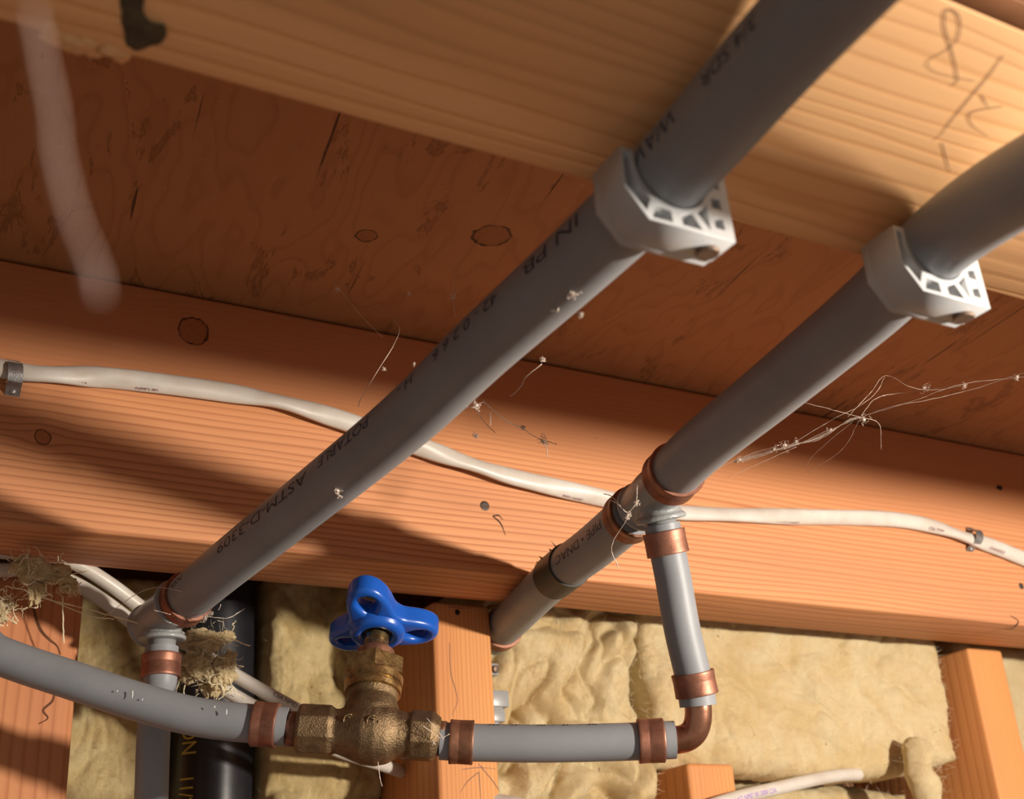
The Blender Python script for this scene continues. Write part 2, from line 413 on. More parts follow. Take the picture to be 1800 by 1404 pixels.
# ------------------------------------------------------------ joists and beam
bm = bmesh.new(); box(bm, -900, 1900, 144.3, 241, ZJ, ZC, 0.8)
joist = tag(link('floor_joist', bm, M['joist'], None, True, 30), 'thick pale joist across the top, both grey pipes clamped under it', 'joist')
bm = bmesh.new(); box(bm, -900, 1900, 137, 143.9, ZJ + .3, ZC, 0.3)
tag(link('furring_board', bm, M['brown'], None, True, 30), 'brown board edge beside the pale joist, at the top right corner', 'board')
bm = bmesh.new(); box(bm, -900, 1900, 90, 136.6, ZJ + .5, ZJ + 20, 0.5)
tag(link('painted_board', bm, M['paint'], None, True, 30), 'white painted board at the extreme top right corner', 'board')
bm = bmesh.new(); box(bm, -900, 1900, YB, YB + 54, ZJ, ZC - 1.2, 1.8, 3)
# slightly uneven arris and face
beam = tag(link('back_beam', bm, M['beam'], None, True, 30), 'reddish fir beam along the wall with a white cable stapled to its face', 'beam')

# knot with bark at the left end of the pale joist
kc = on_z(258, 20, ZJ)
bm = bmesh.new()
kp = [on_z(x, y, ZJ) for x, y in [(205, -20), (214, 20), (216, 50), (222, 78), (240, 88), (262, 82), (284, 72), (296, 55), (290, 42), (272, 48), (258, 30), (248, 8), (252, -25)]]
top = [bm.verts.new(p + V((0, 0, -0.5))) for p in kp]
c0 = bm.verts.new(sum(kp, V((0, 0, 0))) / len(kp) + V((0, -2, -0.9)))
for i in range(len(top)): bm.faces.new((top[i], top[(i + 1) % len(top)], c0))
r2 = [bm.verts.new(p + V((0, 0, 1.5))) for p in kp]
for i in range(len(top)): bm.faces.new((top[i], r2[i], r2[(i + 1) % len(top)], top[(i + 1) % len(top)]))
bmesh.ops.subdivide_edges(bm, edges=bm.edges, cuts=2, use_grid_fill=True)
for v in bm.verts: v.co += noise.noise_vector(v.co * 0.4) * 0.5
link('bark_knot', bm, M['bark'], joist)
bm = bmesh.new()
for i in range(26):
    x = random.uniform(85, 215); y = 92 + (x - 150) * 0.29 - random.uniform(0, 14) - (12 if random.random() < .3 else 0)
    blob(bm, on_z(x, y, ZJ) + V((0, 0, .4)), random.uniform(0.8, 2.0), 2, 0.5, 0.6, (1.5, 1, .7))
link('splintered_edge', bm, M['joist'], joist)

# pencil writing on the joist (8 over 2)
def pencil(pix, parent, w=0.7, plane=('z', ZJ), mat='pencil', name='pencil_mark'):
    w = w * 0.75
    bm = bmesh.new()
    for line in pix:
        f = (lambda a: on_z(a[0], a[1], plane[1])) if plane[0] == 'z' else (lambda a: on_y(a[0], a[1], plane[1]))
        q = catmull([f(a) for a in line], 6) if len(line) > 2 else [f(line[0]).lerp(f(line[1]), k / 8) for k in range(9)]
        ribbon(bm, q, w, (0, 0, -1) if plane[0] == 'z' else (0, -1, 0))
    return link(name, bm, M[mat], parent, False, 'keep')
pencil([[(1672, 150), (1683, 142), (1680, 115), (1671, 82), (1661, 48), (1662, 20), (1672, 16), (1685, 27), (1688, 50), (1681, 72), (1660, 90), (1634, 104), (1632, 116), (1645, 126), (1680, 135), (1716, 142)]], joist, 0.45)
pencil([[(1764, 96), (1740, 130), (1700, 178), (1672, 212), (1655, 235), (1642, 246)]], joist, 0.48)
pencil([[(1764, 186), (1715, 194), (1704, 203), (1710, 220), (1736, 238)]], joist, 0.4)
pencil([[(1656, 250), (1664, 280), (1670, 302)], [(1725, 166), (1738, 188)]], joist, 0.4)

# nails and holes in the beam
def nail_at(px, py, r, parent, mat='rust', name='nail_head'):
    c = on_y(px, py, YB); bm = bmesh.new()
    lathe(bm, c + V((0, 0.3, 0)), (0, -1, 0), [(0, r), (0.5, r), (0.75, r * .8), (0.6, r * .3), (0.6, 0.01)], 20)
    return link(name, bm, M[mat], parent, True, 40)
nail_at(852, 889, 2.9, beam); nail_at(1795, 1030, 2.4, beam)
bm = bmesh.new(); blob(bm, on_y(1757, 857, YB), 3.4, 2, 0.3, 0.4, (1, .12, .6)); link('dark_knot', bm, M['hole'], beam)
pencil([[(866, 907), (880, 920), (888, 940)], [(866, 907), (876, 906), (884, 913)]], beam, 1.1, ('y', YB), 'hole', 'splinter_crack')
pencil([[(1776, 1082), (1790, 1092), (1780, 1104), (1766, 1106)]], beam, 1.2, ('y', YB), 'hole', 'splinter_crack')

# ------------------------------------------------------------ studs
def stud(x0, x1, z1, mat, label, name='wall_stud', y1=YW - 1, bev=2.5):
    bm = bmesh.new(); box(bm, x0, x1, YS, y1, ZF, z1, bev, 3)
    return tag(link(name, bm, M[mat], None, True, 30), label, 'stud', 'wall studs under the beam')
stud(22, 117, ZJ - 0.5, 'stud_left', 'wide wall stud at the left edge with a dark split running down it', bev=5)
mid = stud(312, 350, ZJ - 0.5, 'stud', 'wall stud just right of the blue-handled valve, an arrow scratched on it')
stud(752, 789, ZJ - 0.5, 'stud', 'wall stud at the far right, right of the smooth insulation batt')
stud(482, 518, 111, 'stud', 'short piece of stud showing below the insulation under the copper elbow')
pencil([[(812, 1352), (840, 1349), (872, 1351)], [(841, 1357), (822, 1373), (809, 1392)], [(842, 1356), (845, 1404)], [(841, 1342), (868, 1375), (880, 1394)]], mid, 0.6, ('y', YS))
pencil([[(789, 1066), (810, 1069), (828, 1068)]], mid, 0.5, ('y', YS))
pencil([[(790, 1130), (792, 1180), (800, 1210), (804, 1232), (795, 1256)]], mid, 0.5, ('y', YS), 'rust', 'grain_crack')
bm = bmesh.new(); blob(bm, on_y(804, 1076, YS), 1.8, 2, 0.2, 0.4, (1, .2, 1)); link('nail_hole', bm, M['hole'], mid)
leftstud = [o for o in COL.objects if o.name.startswith('wall_stud')][0]
pencil([[(58, 1065), (66, 1095), (75, 1112), (88, 1125), (100, 1135), (106, 1150)]], leftstud, 1.9, ('y', YS), 'split', 'split')
pencil([[(96, 1215), (92, 1232), (76, 1248), (84, 1262), (68, 1272)]], leftstud, 1.5, ('y', YS), 'split', 'split')

# ------------------------------------------------------------ insulation
def batt(name, x0, x1, ztop, zbot, yf, yb, mat, label, nx=110, nz=90, lump=6.0, lf=0.012, crease=0.0, fine=1.2, edge=14, seed=0.0, topf=None, fuzzn=1200, cat='insulation', group='glass wool batts between the studs', bulge=0.0, rag=1.0):
    bm = bmesh.new(); grid = []; surf = []
    for j in range(nz + 1):
        row = []
        for i in range(nx + 1):
            u = i / nx; x = x0 + (x1 - x0) * u
            zb = zbot(x) if callable(zbot) else zbot
            zt = ztop(x) if callable(ztop) else ztop
            v = j / nz; z = zb + (zt - zb) * v
            p = V((x * lf, z * lf, seed))
            n = noise.fractal(p * 1.0, 1.0, 2.0, 3)
            d = lump * n
            if crease:
                pw = p * 1.5 + noise.noise_vector(p * 1.1 + V((3, 1, 7))) * 0.6
                d += crease * (min(1.0, abs(noise.noise(pw)) * 2.6) ** 0.55 - 0.7) + crease * 0.45 * (min(1.0, abs(noise.noise(pw * 2.3 + V((5, 5, 5)))) * 2.6) ** 0.6 - 0.7)
            d += 0.8 * fine * noise.fractal(V((x * 0.10, z * 0.10, seed + 7)) + noise.noise_vector(V((x, z, seed)) * .05) * .8, 0.45, 2.1, 6) * 1.3
            d += bulge * math.sin(math.pi * v) * math.sin(math.pi * u)
            e = min(min(x - x0, x1 - x), min(z - zb, zt - z))
            fall = 0.0
            if e < edge: k = 1 - max(0, e) / edge; fall = edge * 0.9 * (1 - math.sqrt(max(0, 1 - k * k)))
            rg = rag * noise.fractal(V((x * .1, z * .1, seed + 20)), 0.7, 2.0, 3)
            ex = rg if (e < edge * 0.7) else 0
            y = yf - d + fall
            y = max(y, 637.5 + max(0, z - 190) * .02)
            vtx = bm.verts.new((x + (ex if u > .5 else -ex), y, z + (ex if v > .5 else -ex)))
            row.append(vtx); surf.append((vtx.co.copy(), V((0, -1, 0)) if e > 6 else V(((0.8 if u > .5 else -.8) if min(x - x0, x1 - x) < 6 else 0, -.6, -.8 if v < .5 else .3)).normalized()))
        grid.append(row)
    for j in range(nz):
        for i in range(nx): bm.faces.new((grid[j][i], grid[j][i + 1], grid[j + 1][i + 1], grid[j + 1][i]))
    brd = grid[0][:] + [grid[j][-1] for j in range(1, nz + 1)] + grid[-1][::-1][1:] + [grid[j][0] for j in range(nz - 1, 0, -1)]
    back = [bm.verts.new((v.co.x, yb, v.co.z)) for v in brd]
    for k in range(len(brd)): bm.faces.new((brd[k], back[k], back[(k + 1) % len(brd)], brd[(k + 1) % len(brd)]))
    o = tag(link(name, bm, M[mat], None), label, cat, group)
    if fuzzn:
        fb = bmesh.new(); es = [s for s in surf if abs(s[1].x) > .1 or abs(s[1].z) > .1] or surf
        fuzz(fb, surf, 5, 0.07, fuzzn, 1.2); fuzz(fb, es, 4, 0.07, fuzzn)
        tag(link('loose_fibre', fb, M['fibre'] if mat == 'wool' else M['wool_shaded'], o, False, 'keep'), kind='stuff')
    return o
def interp(tab):
    def f(x):
        if x <= tab[0][0]: return tab[0][1]
        for (a, b), (c, d) in zip(tab, tab[1:]):
            if x <= c: return b + (d - b) * (x - a) / (c - a)
        return tab[-1][1]
    return f
batt('insulation_batt', 118, 187, ZJ + 30, 20, 738, YW - 1, 'wool_shaded', 'dim yellow insulation between the left stud and the black drain pipe', 70, 110, 9, 0.016, 4, 1.2, 8, 3.3, fuzzn=250)
batt('insulation_batt', 239, 311, ZJ + 30, 20, 712, YW - 1, 'wool_shaded', 'brownish yellow insulation between the black drain pipe and the middle stud', 80, 110, 12, 0.016, 5, 1.2, 8, 6.3, fuzzn=350)
batt('insulation_batt', 351, 473, ZJ + 22, -60, 670, YW - 1, 'wool', 'crumpled cream insulation just right of the middle stud, behind the short grey pipe', 170, 230, 12, 0.015, 22, 0.9, 8, 5.1, fuzzn=1800, bulge=4)
batt('insulation_batt', 477, 742, ZJ + 22, interp([(477, 112), (520, 111), (600, 108), (640, 107), (690, 110), (742, 121)]), 660, 692, 'wool', 'large smooth yellow insulation batt left of the far right stud', 190, 120, 8, 0.012, 5, 0.8, 11, 8.4, fuzzn=1300)
batt('insulation_batt', 520, 735, interp([(520, 108), (580, 116), (650, 112), (735, 104)]), -60, 706, YW - 1, 'wool', 'rumpled insulation under the violet-printed cable, bottom right', 110, 100, 8, 0.018, 6, 1.6, 12, 15.7, fuzzn=700)
batt('insulation_batt', 790, 1100, ZJ + 22, -60, 690, YW - 1, 'wool', 'sliver of yellow insulation right of the far right stud', 60, 60, 6, 0.018, 3, 1.5, 12, 18.1, fuzzn=200)
# rolled strip hanging at the batt's lower right corner
bm = bmesh.new()
q = catmull([on_y(1612, 1308, 646), on_y(1614, 1340, 640), on_y(1626, 1380, 638), on_y(1640, 1440, 640)], 12)
tube(bm, q, [3.5, 7.5, 9.5] + [10.3 + 1.0 * math.sin(i * .4) for i in range(len(q) - 3)], 24)
for v in bm.verts: v.co += noise.noise_vector(v.co * 0.09) * 2.2 + noise.noise_vector(v.co * 0.3) * .7
o = tag(link('insulation_strip', bm, M['wool']), 'rolled strip of insulation hanging below the smooth batt, bottom right', 'insulation')
fb = bmesh.new(); fuzz(fb, [(v, V((0, -1, 0))) for v in q], 16, 0.12, 300); tag(link('loose_fibre', fb, M['fibre'], o, False, 'keep'), kind='stuff')

def tuft(label, spots, name='insulation_tuft', mat='wool', fz=250, hang=None):
    bm = bmesh.new()
    for (px, py, d, r, sc) in spots: blob(bm, at(px, py, d), r * .8, 5, 0.55, 0.35, sc)
    o = tag(link(name, bm, M[mat]), label, 'insulation')
    fb = bmesh.new(); P = [(at(px + random.uniform(-1, 1) * r * 3, py + random.uniform(-1, 1) * r * 3, d - r), V((0, -1, -.3))) for (px, py, d, r, sc) in spots for _ in range(12)]
    fuzz(fb, P, 5, 0.08, fz, 1.5)
    for (px, py, d, r, sc) in spots:
        for _ in range(14):
            c = at(px, py, d) + V([random.gauss(0, .55) * r for _ in range(3)]); q = [c]
            dv = V([random.gauss(0, 1) for _ in range(3)]).normalized() * r * .35
            for k in range(5): dv = (dv + V([random.gauss(0, 1) for _ in range(3)]) * r * .22).normalized() * r * .35; q.append(q[-1] + dv)
            strand(fb, q, random.uniform(.1, .32), 0, 4, 4)
    if hang:
        for h in hang: strand(fb, [at(*a) for a in h], 0.35, 0.2)
    tag(link('loose_fibre', fb, M['fibre'], o, False, 'keep'), kind='stuff')
    return o

# ------------------------------------------------------------ grey water pipes
RB = 11.1; RS = 7.95
P1 = catmull([(150, -420, 180), (156, -150, 180), (163, 60, 182), (171, 150, 187), (178.3, 214, 188.4), (179.5, 262, 188.5), (178, 320, 187.5), (175, 381, 183.5), (165, 478, 178.5), (157, 546, 174.3), (152, 592, 171)], 10)
P2 = catmull([(120, -420, 152), (185, -150, 154), (232, 60, 162), (250, 140, 172), (262, 182, 182), (273, 213, 188), (283, 250, 188.5), (294, 312, 188.7), (304, 373, 189), (318, 428, 189), (331, 492, 189.2), (341, 552, 190), (363, 646, 190), (371, 690, 190)], 10)
def cum(pts):
    L = [0.0]
    for a, b in zip(pts, pts[1:]): L.append(L[-1] + (b - a).length)
    return L
def s_of_y(pts, y):
    L = cum(pts)
    for i in range(len(pts) - 1):
        if pts[i].y <= y <= pts[i + 1].y: return L[i] + (y - pts[i].y) / (pts[i + 1].y - pts[i].y) * (L[i + 1] - L[i])
    return 0
def p_of_y(pts, y):
    for i in range(len(pts) - 1):
        if pts[i].y <= y <= pts[i + 1].y: return pts[i].lerp(pts[i + 1], (y - pts[i].y) / (pts[i + 1].y - pts[i].y))
def cut(pts, y0, y1): return [p_of_y(pts, y0)] + [p for p in pts if y0 < p.y < y1] + [p_of_y(pts, y1)]
def pipe_obj(name, pts, r, label, group='grey plastic water pipes', mat='pipe', hollow_end=True):
    e = empty(name, pts[0], label, 'pipe', group)
    bm = bmesh.new(); tube(bm, pts, r, 48, True)
    link('pipe_wall', bm, M[mat], e, True, 50)
    return e
def crimp(parent, c, ax, r, w=9.5, mat='copper'):
    """copper crimp ring centred on c"""
    bm = bmesh.new(); h = w / 2; R = r + 1.3
    loop_lathe(bm, c, ax, [(-h, r - .2), (-h, R), (-h + .4, R + .22), (-h + 1.2, R + .1), (-h * .2 - .25, R), (-h * .2, R - .07), (-h * .2 + .25, R), (h - 1.2, R + .1), (h - .4, R + .22), (h, R), (h, r - .2)], 56)
    return link('crimp_ring', bm, M[mat], parent, True, 40)

upper_pipe = pipe_obj('water_pipe', P1, RB, 'long grey pipe from top centre to the lower left tee, printed POTABLE')
t2a = cut(P2, -419, 402); t2b = cut(P2, 444, 688)
right_pipe = pipe_obj('water_pipe', t2a, RB, 'thick grey pipe under the joist at right, ending at the tee with the drop pipe')
low_pipe = pipe_obj('water_pipe', t2b, RB, 'grey pipe piece passing under the beam behind the tee, a black band round it')
def ax_at(pts, y): return (p_of_y(pts, y + 3) - p_of_y(pts, y - 3)).normalized()
crimp(upper_pipe, p_of_y(P1, 582), ax_at(P1, 582), RB, 10)
crimp(right_pipe, p_of_y(P2, 398), ax_at(P2, 398), RB, 11)
crimp(low_pipe, p_of_y(P2, 449), ax_at(P2, 449), RB, 10, 'copper_dull')
crimp(low_pipe, p_of_y(P2, 655), ax_at(P2, 655), RB, 10)
# black band with curled ends on the low pipe
bm = bmesh.new(); c = p_of_y(P2, 538); a = ax_at(P2, 538)
loop_lathe(bm, c, a, [(-12, RB), (-12, RB + .8), (12, RB + .9), (12, RB)], 48)
u = a.cross(V((0, 0, 1))).normalized(); w_ = u.cross(a)
for (dd, th, hgt, wd) in [(-12, 128, 4.5, 1.6), (-7, 133, 2.0, 3.5), (4, 140, 3.0, 3.0), (10, 142, 1.5, 3.0)]:
    n = u * math.cos(math.radians(th)) + w_ * math.sin(math.radians(th))
    b0 = c + a * dd + n * (RB + .4); v1 = bm.verts.new(b0 - a * wd / 2); v2 = bm.verts.new(b0 + a * wd / 2); v3 = bm.verts.new(b0 + n * hgt + a * .3); v4 = bm.verts.new(b0 + V((.5, 0, -.5)))
    bm.faces.new((v1, v2, v3)); bm.faces.new((v1, v3, v4)); bm.faces.new((v2, v4, v3))
link('tape_band', bm, M['tape'], low_pipe, True, 40)['label'] = 'black band with curled ends'

# printing on the pipes
def print_on(parent, body, size, pts, r, y0, y1, th, mat='ink', wob=0.0):
    s0, s1 = s_of_y(pts, y0), s_of_y(pts, y1)
    tmp = text_polys(body, size); wdt = max(v.co.x for v in tmp.verts); tmp.free()
    o = text_on_tube('printing', body, size, pts, r, s0, th, M[mat], parent, None, (s1 - s0) / wdt, wob)
    return o
print_on(upper_pipe, '3/4 SDR', 5.5, P1, RB, 156, 180, 170)
print_on(upper_pipe, 'WAV', 8.0, P1, RB, 193, 214, 160, 'ink_blue')
print_on(upper_pipe, 'IN PB', 6.5, P1, RB, 244, 276, 163, 'ink')
print_on(upper_pipe, '42 - 0 2 6 6', 6.0, P1, RB, 292, 335, 163)
print_on(upper_pipe, 'H -', 6.0, P1, RB, 350, 362, 160)
print_on(upper_pipe, 'POTABLE', 6.6, P1, RB, 384, 425, 160, 'ink_blue')
print_on(upper_pipe, 'ASTM-D-3309', 6.6, P1, RB, 435, 520, 166)
print_on(upper_pipe, 'NSF', 5.0, P1, RB, 560, 573, 160)
print_on(low_pipe, 'PIPE \u2022 DNAC', 6.4, P2, RB, 459, 520, 172)

# ------------------------------------------------------------ tees
def remeshed(bm_list_fn, voxel, smooth_it=4):
    bm = bmesh.new(); bm_list_fn(bm)
    me = bpy.data.meshes.new('tmp'); bm.to_mesh(me); bm.free()
    o = bpy.data.objects.new('tmp', me); COL.objects.link(o)
    md = o.modifiers.new('r', 'REMESH'); md.mode = 'VOXEL'; md.voxel_size = voxel
    if smooth_it:
        s = o.modifiers.new('s', 'SMOOTH'); s.iterations = smooth_it; s.factor = 0.5
    dg = bpy.context.evaluated_depsgraph_get(); m2 = bpy.data.meshes.new_from_object(o.evaluated_get(dg))
    out = bmesh.new(); out.from_mesh(m2)
    bpy.data.objects.remove(o); bpy.data.meshes.remove(me); bpy.data.meshes.remove(m2)
    return out
def tee(c, main, branch, label, len_main=19, len_b=12.6):
    e = empty('tee_fitting', c, label, 'pipe fitting', 'grey tee fittings')
    def shape(bm):
        lathe(bm, V(c) - main * len_main, main, [(0, RB + .6), (2.2, RB + .6), (3.0, RB - .4), (6, RB - .6), (len_main, RB - .2), (2 * len_main - 6, RB - .6), (2 * len_main - 3, RB - .4), (2 * len_main - 2.2, RB + .6), (2 * len_main, RB + .6)], 40)
        lathe(bm, c, branch, [(0, RB - 1.2), (len_b - 5, 9.0), (len_b - 2.6, 10.0), (len_b - 1.8, RB + .2), (len_b, RB + .2), (len_b + .2, 8)], 40)
    link('tee_body', remeshed(shape, 0.55, 3), M['tee'], e)
    bm = bmesh.new(); lathe(bm, V(c) + branch * (len_b - 1), branch, [(0, 6.5), (14, 6.5)], 32)
    link('barb', bm, M['tee'], e)
    return e
c2 = p_of_y(P2, 420); b2 = (at(1221, 1200, 543) - c2).normalized()
tee2 = tee(c2, ax_at(P2, 420), b2, 'grey tee on the right-hand pipe, branch pointing down to the drop pipe')
c1 = V((148, 603, 169.5)); m1 = (P1[-1] - P1[-4]).normalized()
b1 = V((0.02, 0.06, -1)).normalized()
tee1 = tee(c1, m1, b1, 'grey tee at the lower left end of the long pipe')
cp = on_z(0, 0, 100)

# branch pipes
d0 = c2 + b2 * 14.2
DP = catmull([d0, d0.lerp(at(1221, 1200, 543), .33), d0.lerp(at(1221, 1200, 543), .67) + V((-.8, 0, 0)), at(1221, 1200, 543), at(1227, 1240, 541)], 8)
drop = pipe_obj('water_pipe', DP, RS, 'short grey drop pipe from the right tee down to the copper elbow')
def ring_on(parent, pts, frac, r, w=9.5, mat='copper'):
    L = cum(pts); s = frac if frac >= 0 else L[-1] + frac
    for i in range(len(pts) - 1):
        if L[i] <= s <= L[i + 1]:
            f = (s - L[i]) / (L[i + 1] - L[i]); return crimp(parent, pts[i].lerp(pts[i + 1], f), (pts[i + 1] - pts[i]).normalized(), r, w, mat)
ring_on(drop, DP, 8.3, RS, 10.5); ring_on(drop, DP, -9.3, RS, 10)
HP = catmull([at(774, 1302, 541), at(840, 1305, 541), at(960, 1306.5, 541), at(1080, 1304, 541), at(1186, 1300, 541)], 8)
short = pipe_obj('water_pipe', HP, RS, 'short horizontal grey pipe between brass valve and copper elbow')
ring_on(short, HP, 9.2, RS, 10.3, 'copper_dull'); ring_on(short, HP, -10.3, RS, 11.2)
text_on_tube('printing', '3D - 3P  -  30  -  3P  -  30  -', 4.6, HP, RS, 20, 58, M['ink'], short)
LP = catmull([at(-160, 1085, 541) + V((-420, 60, 40)), at(-160, 1085, 541) + V((-190, 30, 32)), at(-160, 1085, 541), at(0, 1152, 541), at(120, 1193, 541), at(250, 1235, 541), at(360, 1262, 541), at(505, 1277, 541)], 8)
left_p = pipe_obj('water_pipe', LP, 8.2, 'curved grey pipe from the left edge to the brass valve')
ring_on(left_p, LP, -9.5, 8.2, 10.5)
for (x, y, l_) in [(233, 1214, 1.5), (377, 1240, .5), (398, 1247, 1.0), (206, 1213, .3), (250, 1228, .3)]:
    bm = bmesh.new(); c = at(x, y, 532.6); strand(bm, [c, c + V((.1, 0, -1.0 * l_)), c + V((0, 0, -2.0 * l_))], .24)
    link('paint_drip', bm, M['paint'], left_p)
e0 = c1 + b1 * 16
VP_ = catmull([e0, e0 + b1 * 18, at(277, 1215, 612), at(270, 1290, 606), at(266, 1404, 600), at(262, 1560, 592), V((150, 640, -60)), V((150, 650, -400)), V((150, 650, -900))], 8)
vert = pipe_obj('water_pipe', VP_, 7.95, 'vertical grey pipe below the left tee, in front of the black pipe')
ring_on(vert, VP_, 9.5, 7.95, 11)

# copper elbow
ea = DP[-1]; da = (DP[-1] - DP[-3]).normalized(); eb = HP[-1]; db = (HP[-1] - HP[-3]).normalized()
corner = (ea + da * 15 + eb + db * 11) / 2
pts = [ea - da * 6, ea, ]
for k in range(1, 12):
    t = k / 12; pts.append((ea) * (1 - t) ** 2 + corner * 2 * t * (1 - t) + eb * t * t)
pts += [eb, eb - db * 6]
bm = bmesh.new(); tube(bm, catmull(pts, 3), 5.9, 36, True, V((0.5, .8, .1)))
tag(link('copper_elbow', bm, M['copper_hi'], None, True, 50), 'shiny copper elbow joining drop pipe and short horizontal pipe', 'pipe fitting')
# pale pipe rims at the elbow and beside the tees
def rim(parent, c, ax, r):
    bm = bmesh.new(); loop_lathe(bm, c, ax, [(-.1, 6.0), (-.1, r + .02), (-4.0, r + .04), (-4.0, r - .1), (.12, r - .05), (.12, 6.0)], 48)
    link('cut_end', bm, M['cut'], parent, True, 40)
rim(drop, DP[-1], da, RS); rim(short, HP[-1], db, RS); rim(left_p, LP[-1], (LP[-1] - LP[-3]).normalized(), 8.2)
rim(short, HP[0], -(HP[2] - HP[0]).normalized(), RS)

# ------------------------------------------------------------ pipe clamps with nails
def clamp(pc, label, yaw=0.0):
    """pc = pipe centre at the clamp's near face"""
    top = ZJ - pc.z - 0.15
    e = empty('pipe_clamp', pc, label, 'clamp', 'grey nail-on pipe clamps')
    r = RB + .35
    outer = [(-15.9, 3.2), (-15.9, -9.3), (-9.2, -17.4), (18.4, -17.4), (17.6, top), (r, top)]
    arc = [(r * math.cos(math.radians(-k)), r * math.sin(math.radians(-k))) for k in range(0, 181, 9)]
    outer = outer + arc + [(-r, 3.2)]
    holes = [
        [(-15.0, 1.6), (-12.9, 1.2), (-12.8, -3.4), (-11.0, -8.0), (-8.2, -10.9), (-9.6, -14.6), (-15.0, -8.6)],
        [(-6.6, -11.9), (-2.0, -13.2), (-1.8, -16.2), (-7.9, -16.3)],
        [(1.2, -13.3), (5.0, -12.0), (7.6, -16.2), (1.6, -16.2)],
        [(6.8, -11.2), (10.2, -8.2), (10.5, -15.8)],
        [(11.9, -5.2), (14.9, -5.2), (15.2, -8.2), (12.2, -8.2)],
        [(12.1, -11.4), (15.0, -11.4), (15.3, -14.4), (12.4, -14.4)],
        [(12.2, 1.2), (15.2, 1.2), (15.4, -1.8), (12.4, -1.8)],
    ]
    bm = curve_shape(outer, holes, 11.0, 0.25, 1)
    for v in bm.verts:
        x, y, z = v.co; v.co = pc + V((x, 5.5 - z, y))
    link('clamp_body', bm, M['clamp'], e, False)
    bm = curve_shape([(a * .985, b * .985 if b < top - 1 else b) for a, b in outer], [], 3.0, 0.1, 1)
    for v in bm.verts:
        x, y, z = v.co; v.co = pc + V((x, 12.4 - z, y))
    link('web_plate', bm, M['clamp'], e, False)
    bm = bmesh.new()
    lathe(bm, pc + V((14.0, 6.6, -14)), (0, 0, -1), [(0, 1.6), (3.2, 1.6), (3.3, 3.1), (4.1, 3.3), (4.6, 2.9), (4.6, 0.01)], 28)
    link('nail', bm, M['nail'], e, True, 35)
    e.rotation_euler.z = 0
    return e
p = p_of_y(P1, 214); clamp(V((p.x, 214, p.z)), 'nail-on clamp holding the long pipe, the upper left of the two on the joist')
p = p_of_y(P2, 213); clamp(V((p.x, 213, p.z)), 'nail-on clamp holding the right-hand pipe under the joist')
# small clamps on the side of the middle stud
def side_clip(y, z, w, h, d, label):
    bm = bmesh.new(); x = 350.2
    box(bm, x, x + w, y, y + d, z, z + h, .5); box(bm, x + 1, x + w - 4, y + .6, y + d - 1, z - 2.5, z, .3)
    o = tag(link('stud_clip', bm, M['tee'], None, True, 40), label, 'clamp', 'grey clips on the side of the middle stud')
    return o
side_clip(650, on_y(893, 1242, 650).z, on_y(894, 1215, 650).x - 350.2, 9.5, 12, 'upper grey clip on the right side of the middle stud, just above its twin')
side_clip(650, on_y(888, 1268, 650).z, on_y(888, 1250, 650).x - 350.2, 7.5, 12, 'lower grey clip on the right side of the middle stud, just above the short pipe')
o = side_clip(654, on_y(873, 1186, 654).z, on_y(876, 1170, 654).x - 350.2, 7, 10, 'small grey clip with a nail under the crimped end of the low pipe')
bm = bmesh.new(); lathe(bm, on_y(870, 1176, 653.6), (.3, -1, -.2), [(0, 2.2), (1.2, 2.4), (1.6, 1.8), (1.6, .01)], 20); link('nail', bm, M['nail'], o)

# ------------------------------------------------------------ brass valve with blue handle
VC = at(650, 1288, 541)
VA = (at(775, 1296, 541) - at(520, 1283, 541)).normalized()
ST = (at(665, 1085, 581) - VC).normalized()
valve = empty('stop_valve', VC, 'brass stop valve with a blue three-lobed handle, left of the middle stud', 'valve')
def cast(bm):
    lathe(bm, VC, VA, [(-23, 9.2), (-22, 10.2), (-14, 9.4), (-9, 11.2), (-3, 13.4), (3, 13.8), (8, 12.6), (12, 10.2), (16, 9.4), (24, 9.6)], 48)
    lathe(bm, VC - VA * 31.5, VA, [(0, 9.4), (1.4, 11.3), (14.5, 11.3), (17, 9.4)], ngon=8, rot=.39)
    lathe(bm, VC + VA * 16.5, VA, [(0, 9.2), (1.5, 11.0), (10.5, 11.0), (14.2, 8.2)], ngon=8, rot=.39)
    lathe(bm, VC, ST, [(0, 13.2), (8, 12.9), (13, 11.6), (15, 10.9), (18.5, 11.6), (19, 11.6)], 48)
link('valve_body', remeshed(cast, 0.55, 5), M['brass'], valve)
bm = bmesh.new()
lathe(bm, VC - VA * 36, VA, [(0, 7.4), (6, 7.6)], 36)
link('pipe_stub', bm, M['copper_dull'], valve)
bm = bmesh.new(); lathe(bm, VC + VA * 29, VA, [(0, 6.6), (4, 6.6)], 36); link('pipe_stub', bm, M['copper_dull'], valve)
for (mx, my, md_) in [(614, 1266, 533.0), (655, 1268, 530.0)]:
    bm = bmesh.new(); c = at(mx, my, md_); f_ = (-RF + RD * -0.25).normalized(); s_ = VA; u_ = f_.cross(s_).normalized(); q = []
    for j in range(19): a_ = 2 * math.pi * j / 18 * .85 + 1.2; q.append(c + (s_ * math.cos(a_) + u_ * math.sin(a_)) * 2.5)
    tube(bm, q, .45, 8, True, f_)
    tube(bm, [c - u_ * 1.3, c, c + u_ * 1.1 + s_ * .8, q[4]], .42, 8, True, f_)
    link('cast_mark', bm, M['brass'], valve)
bm = bmesh.new()
lathe(bm, VC + ST * 18.2, ST, [(0, 11.2), (.6, 12.5), (2.8, 12.7), (3.3, 12.1), (4.0, 12.1), (4.6, 13.0), (8.0, 13.2), (8.6, 12.6)], 48)
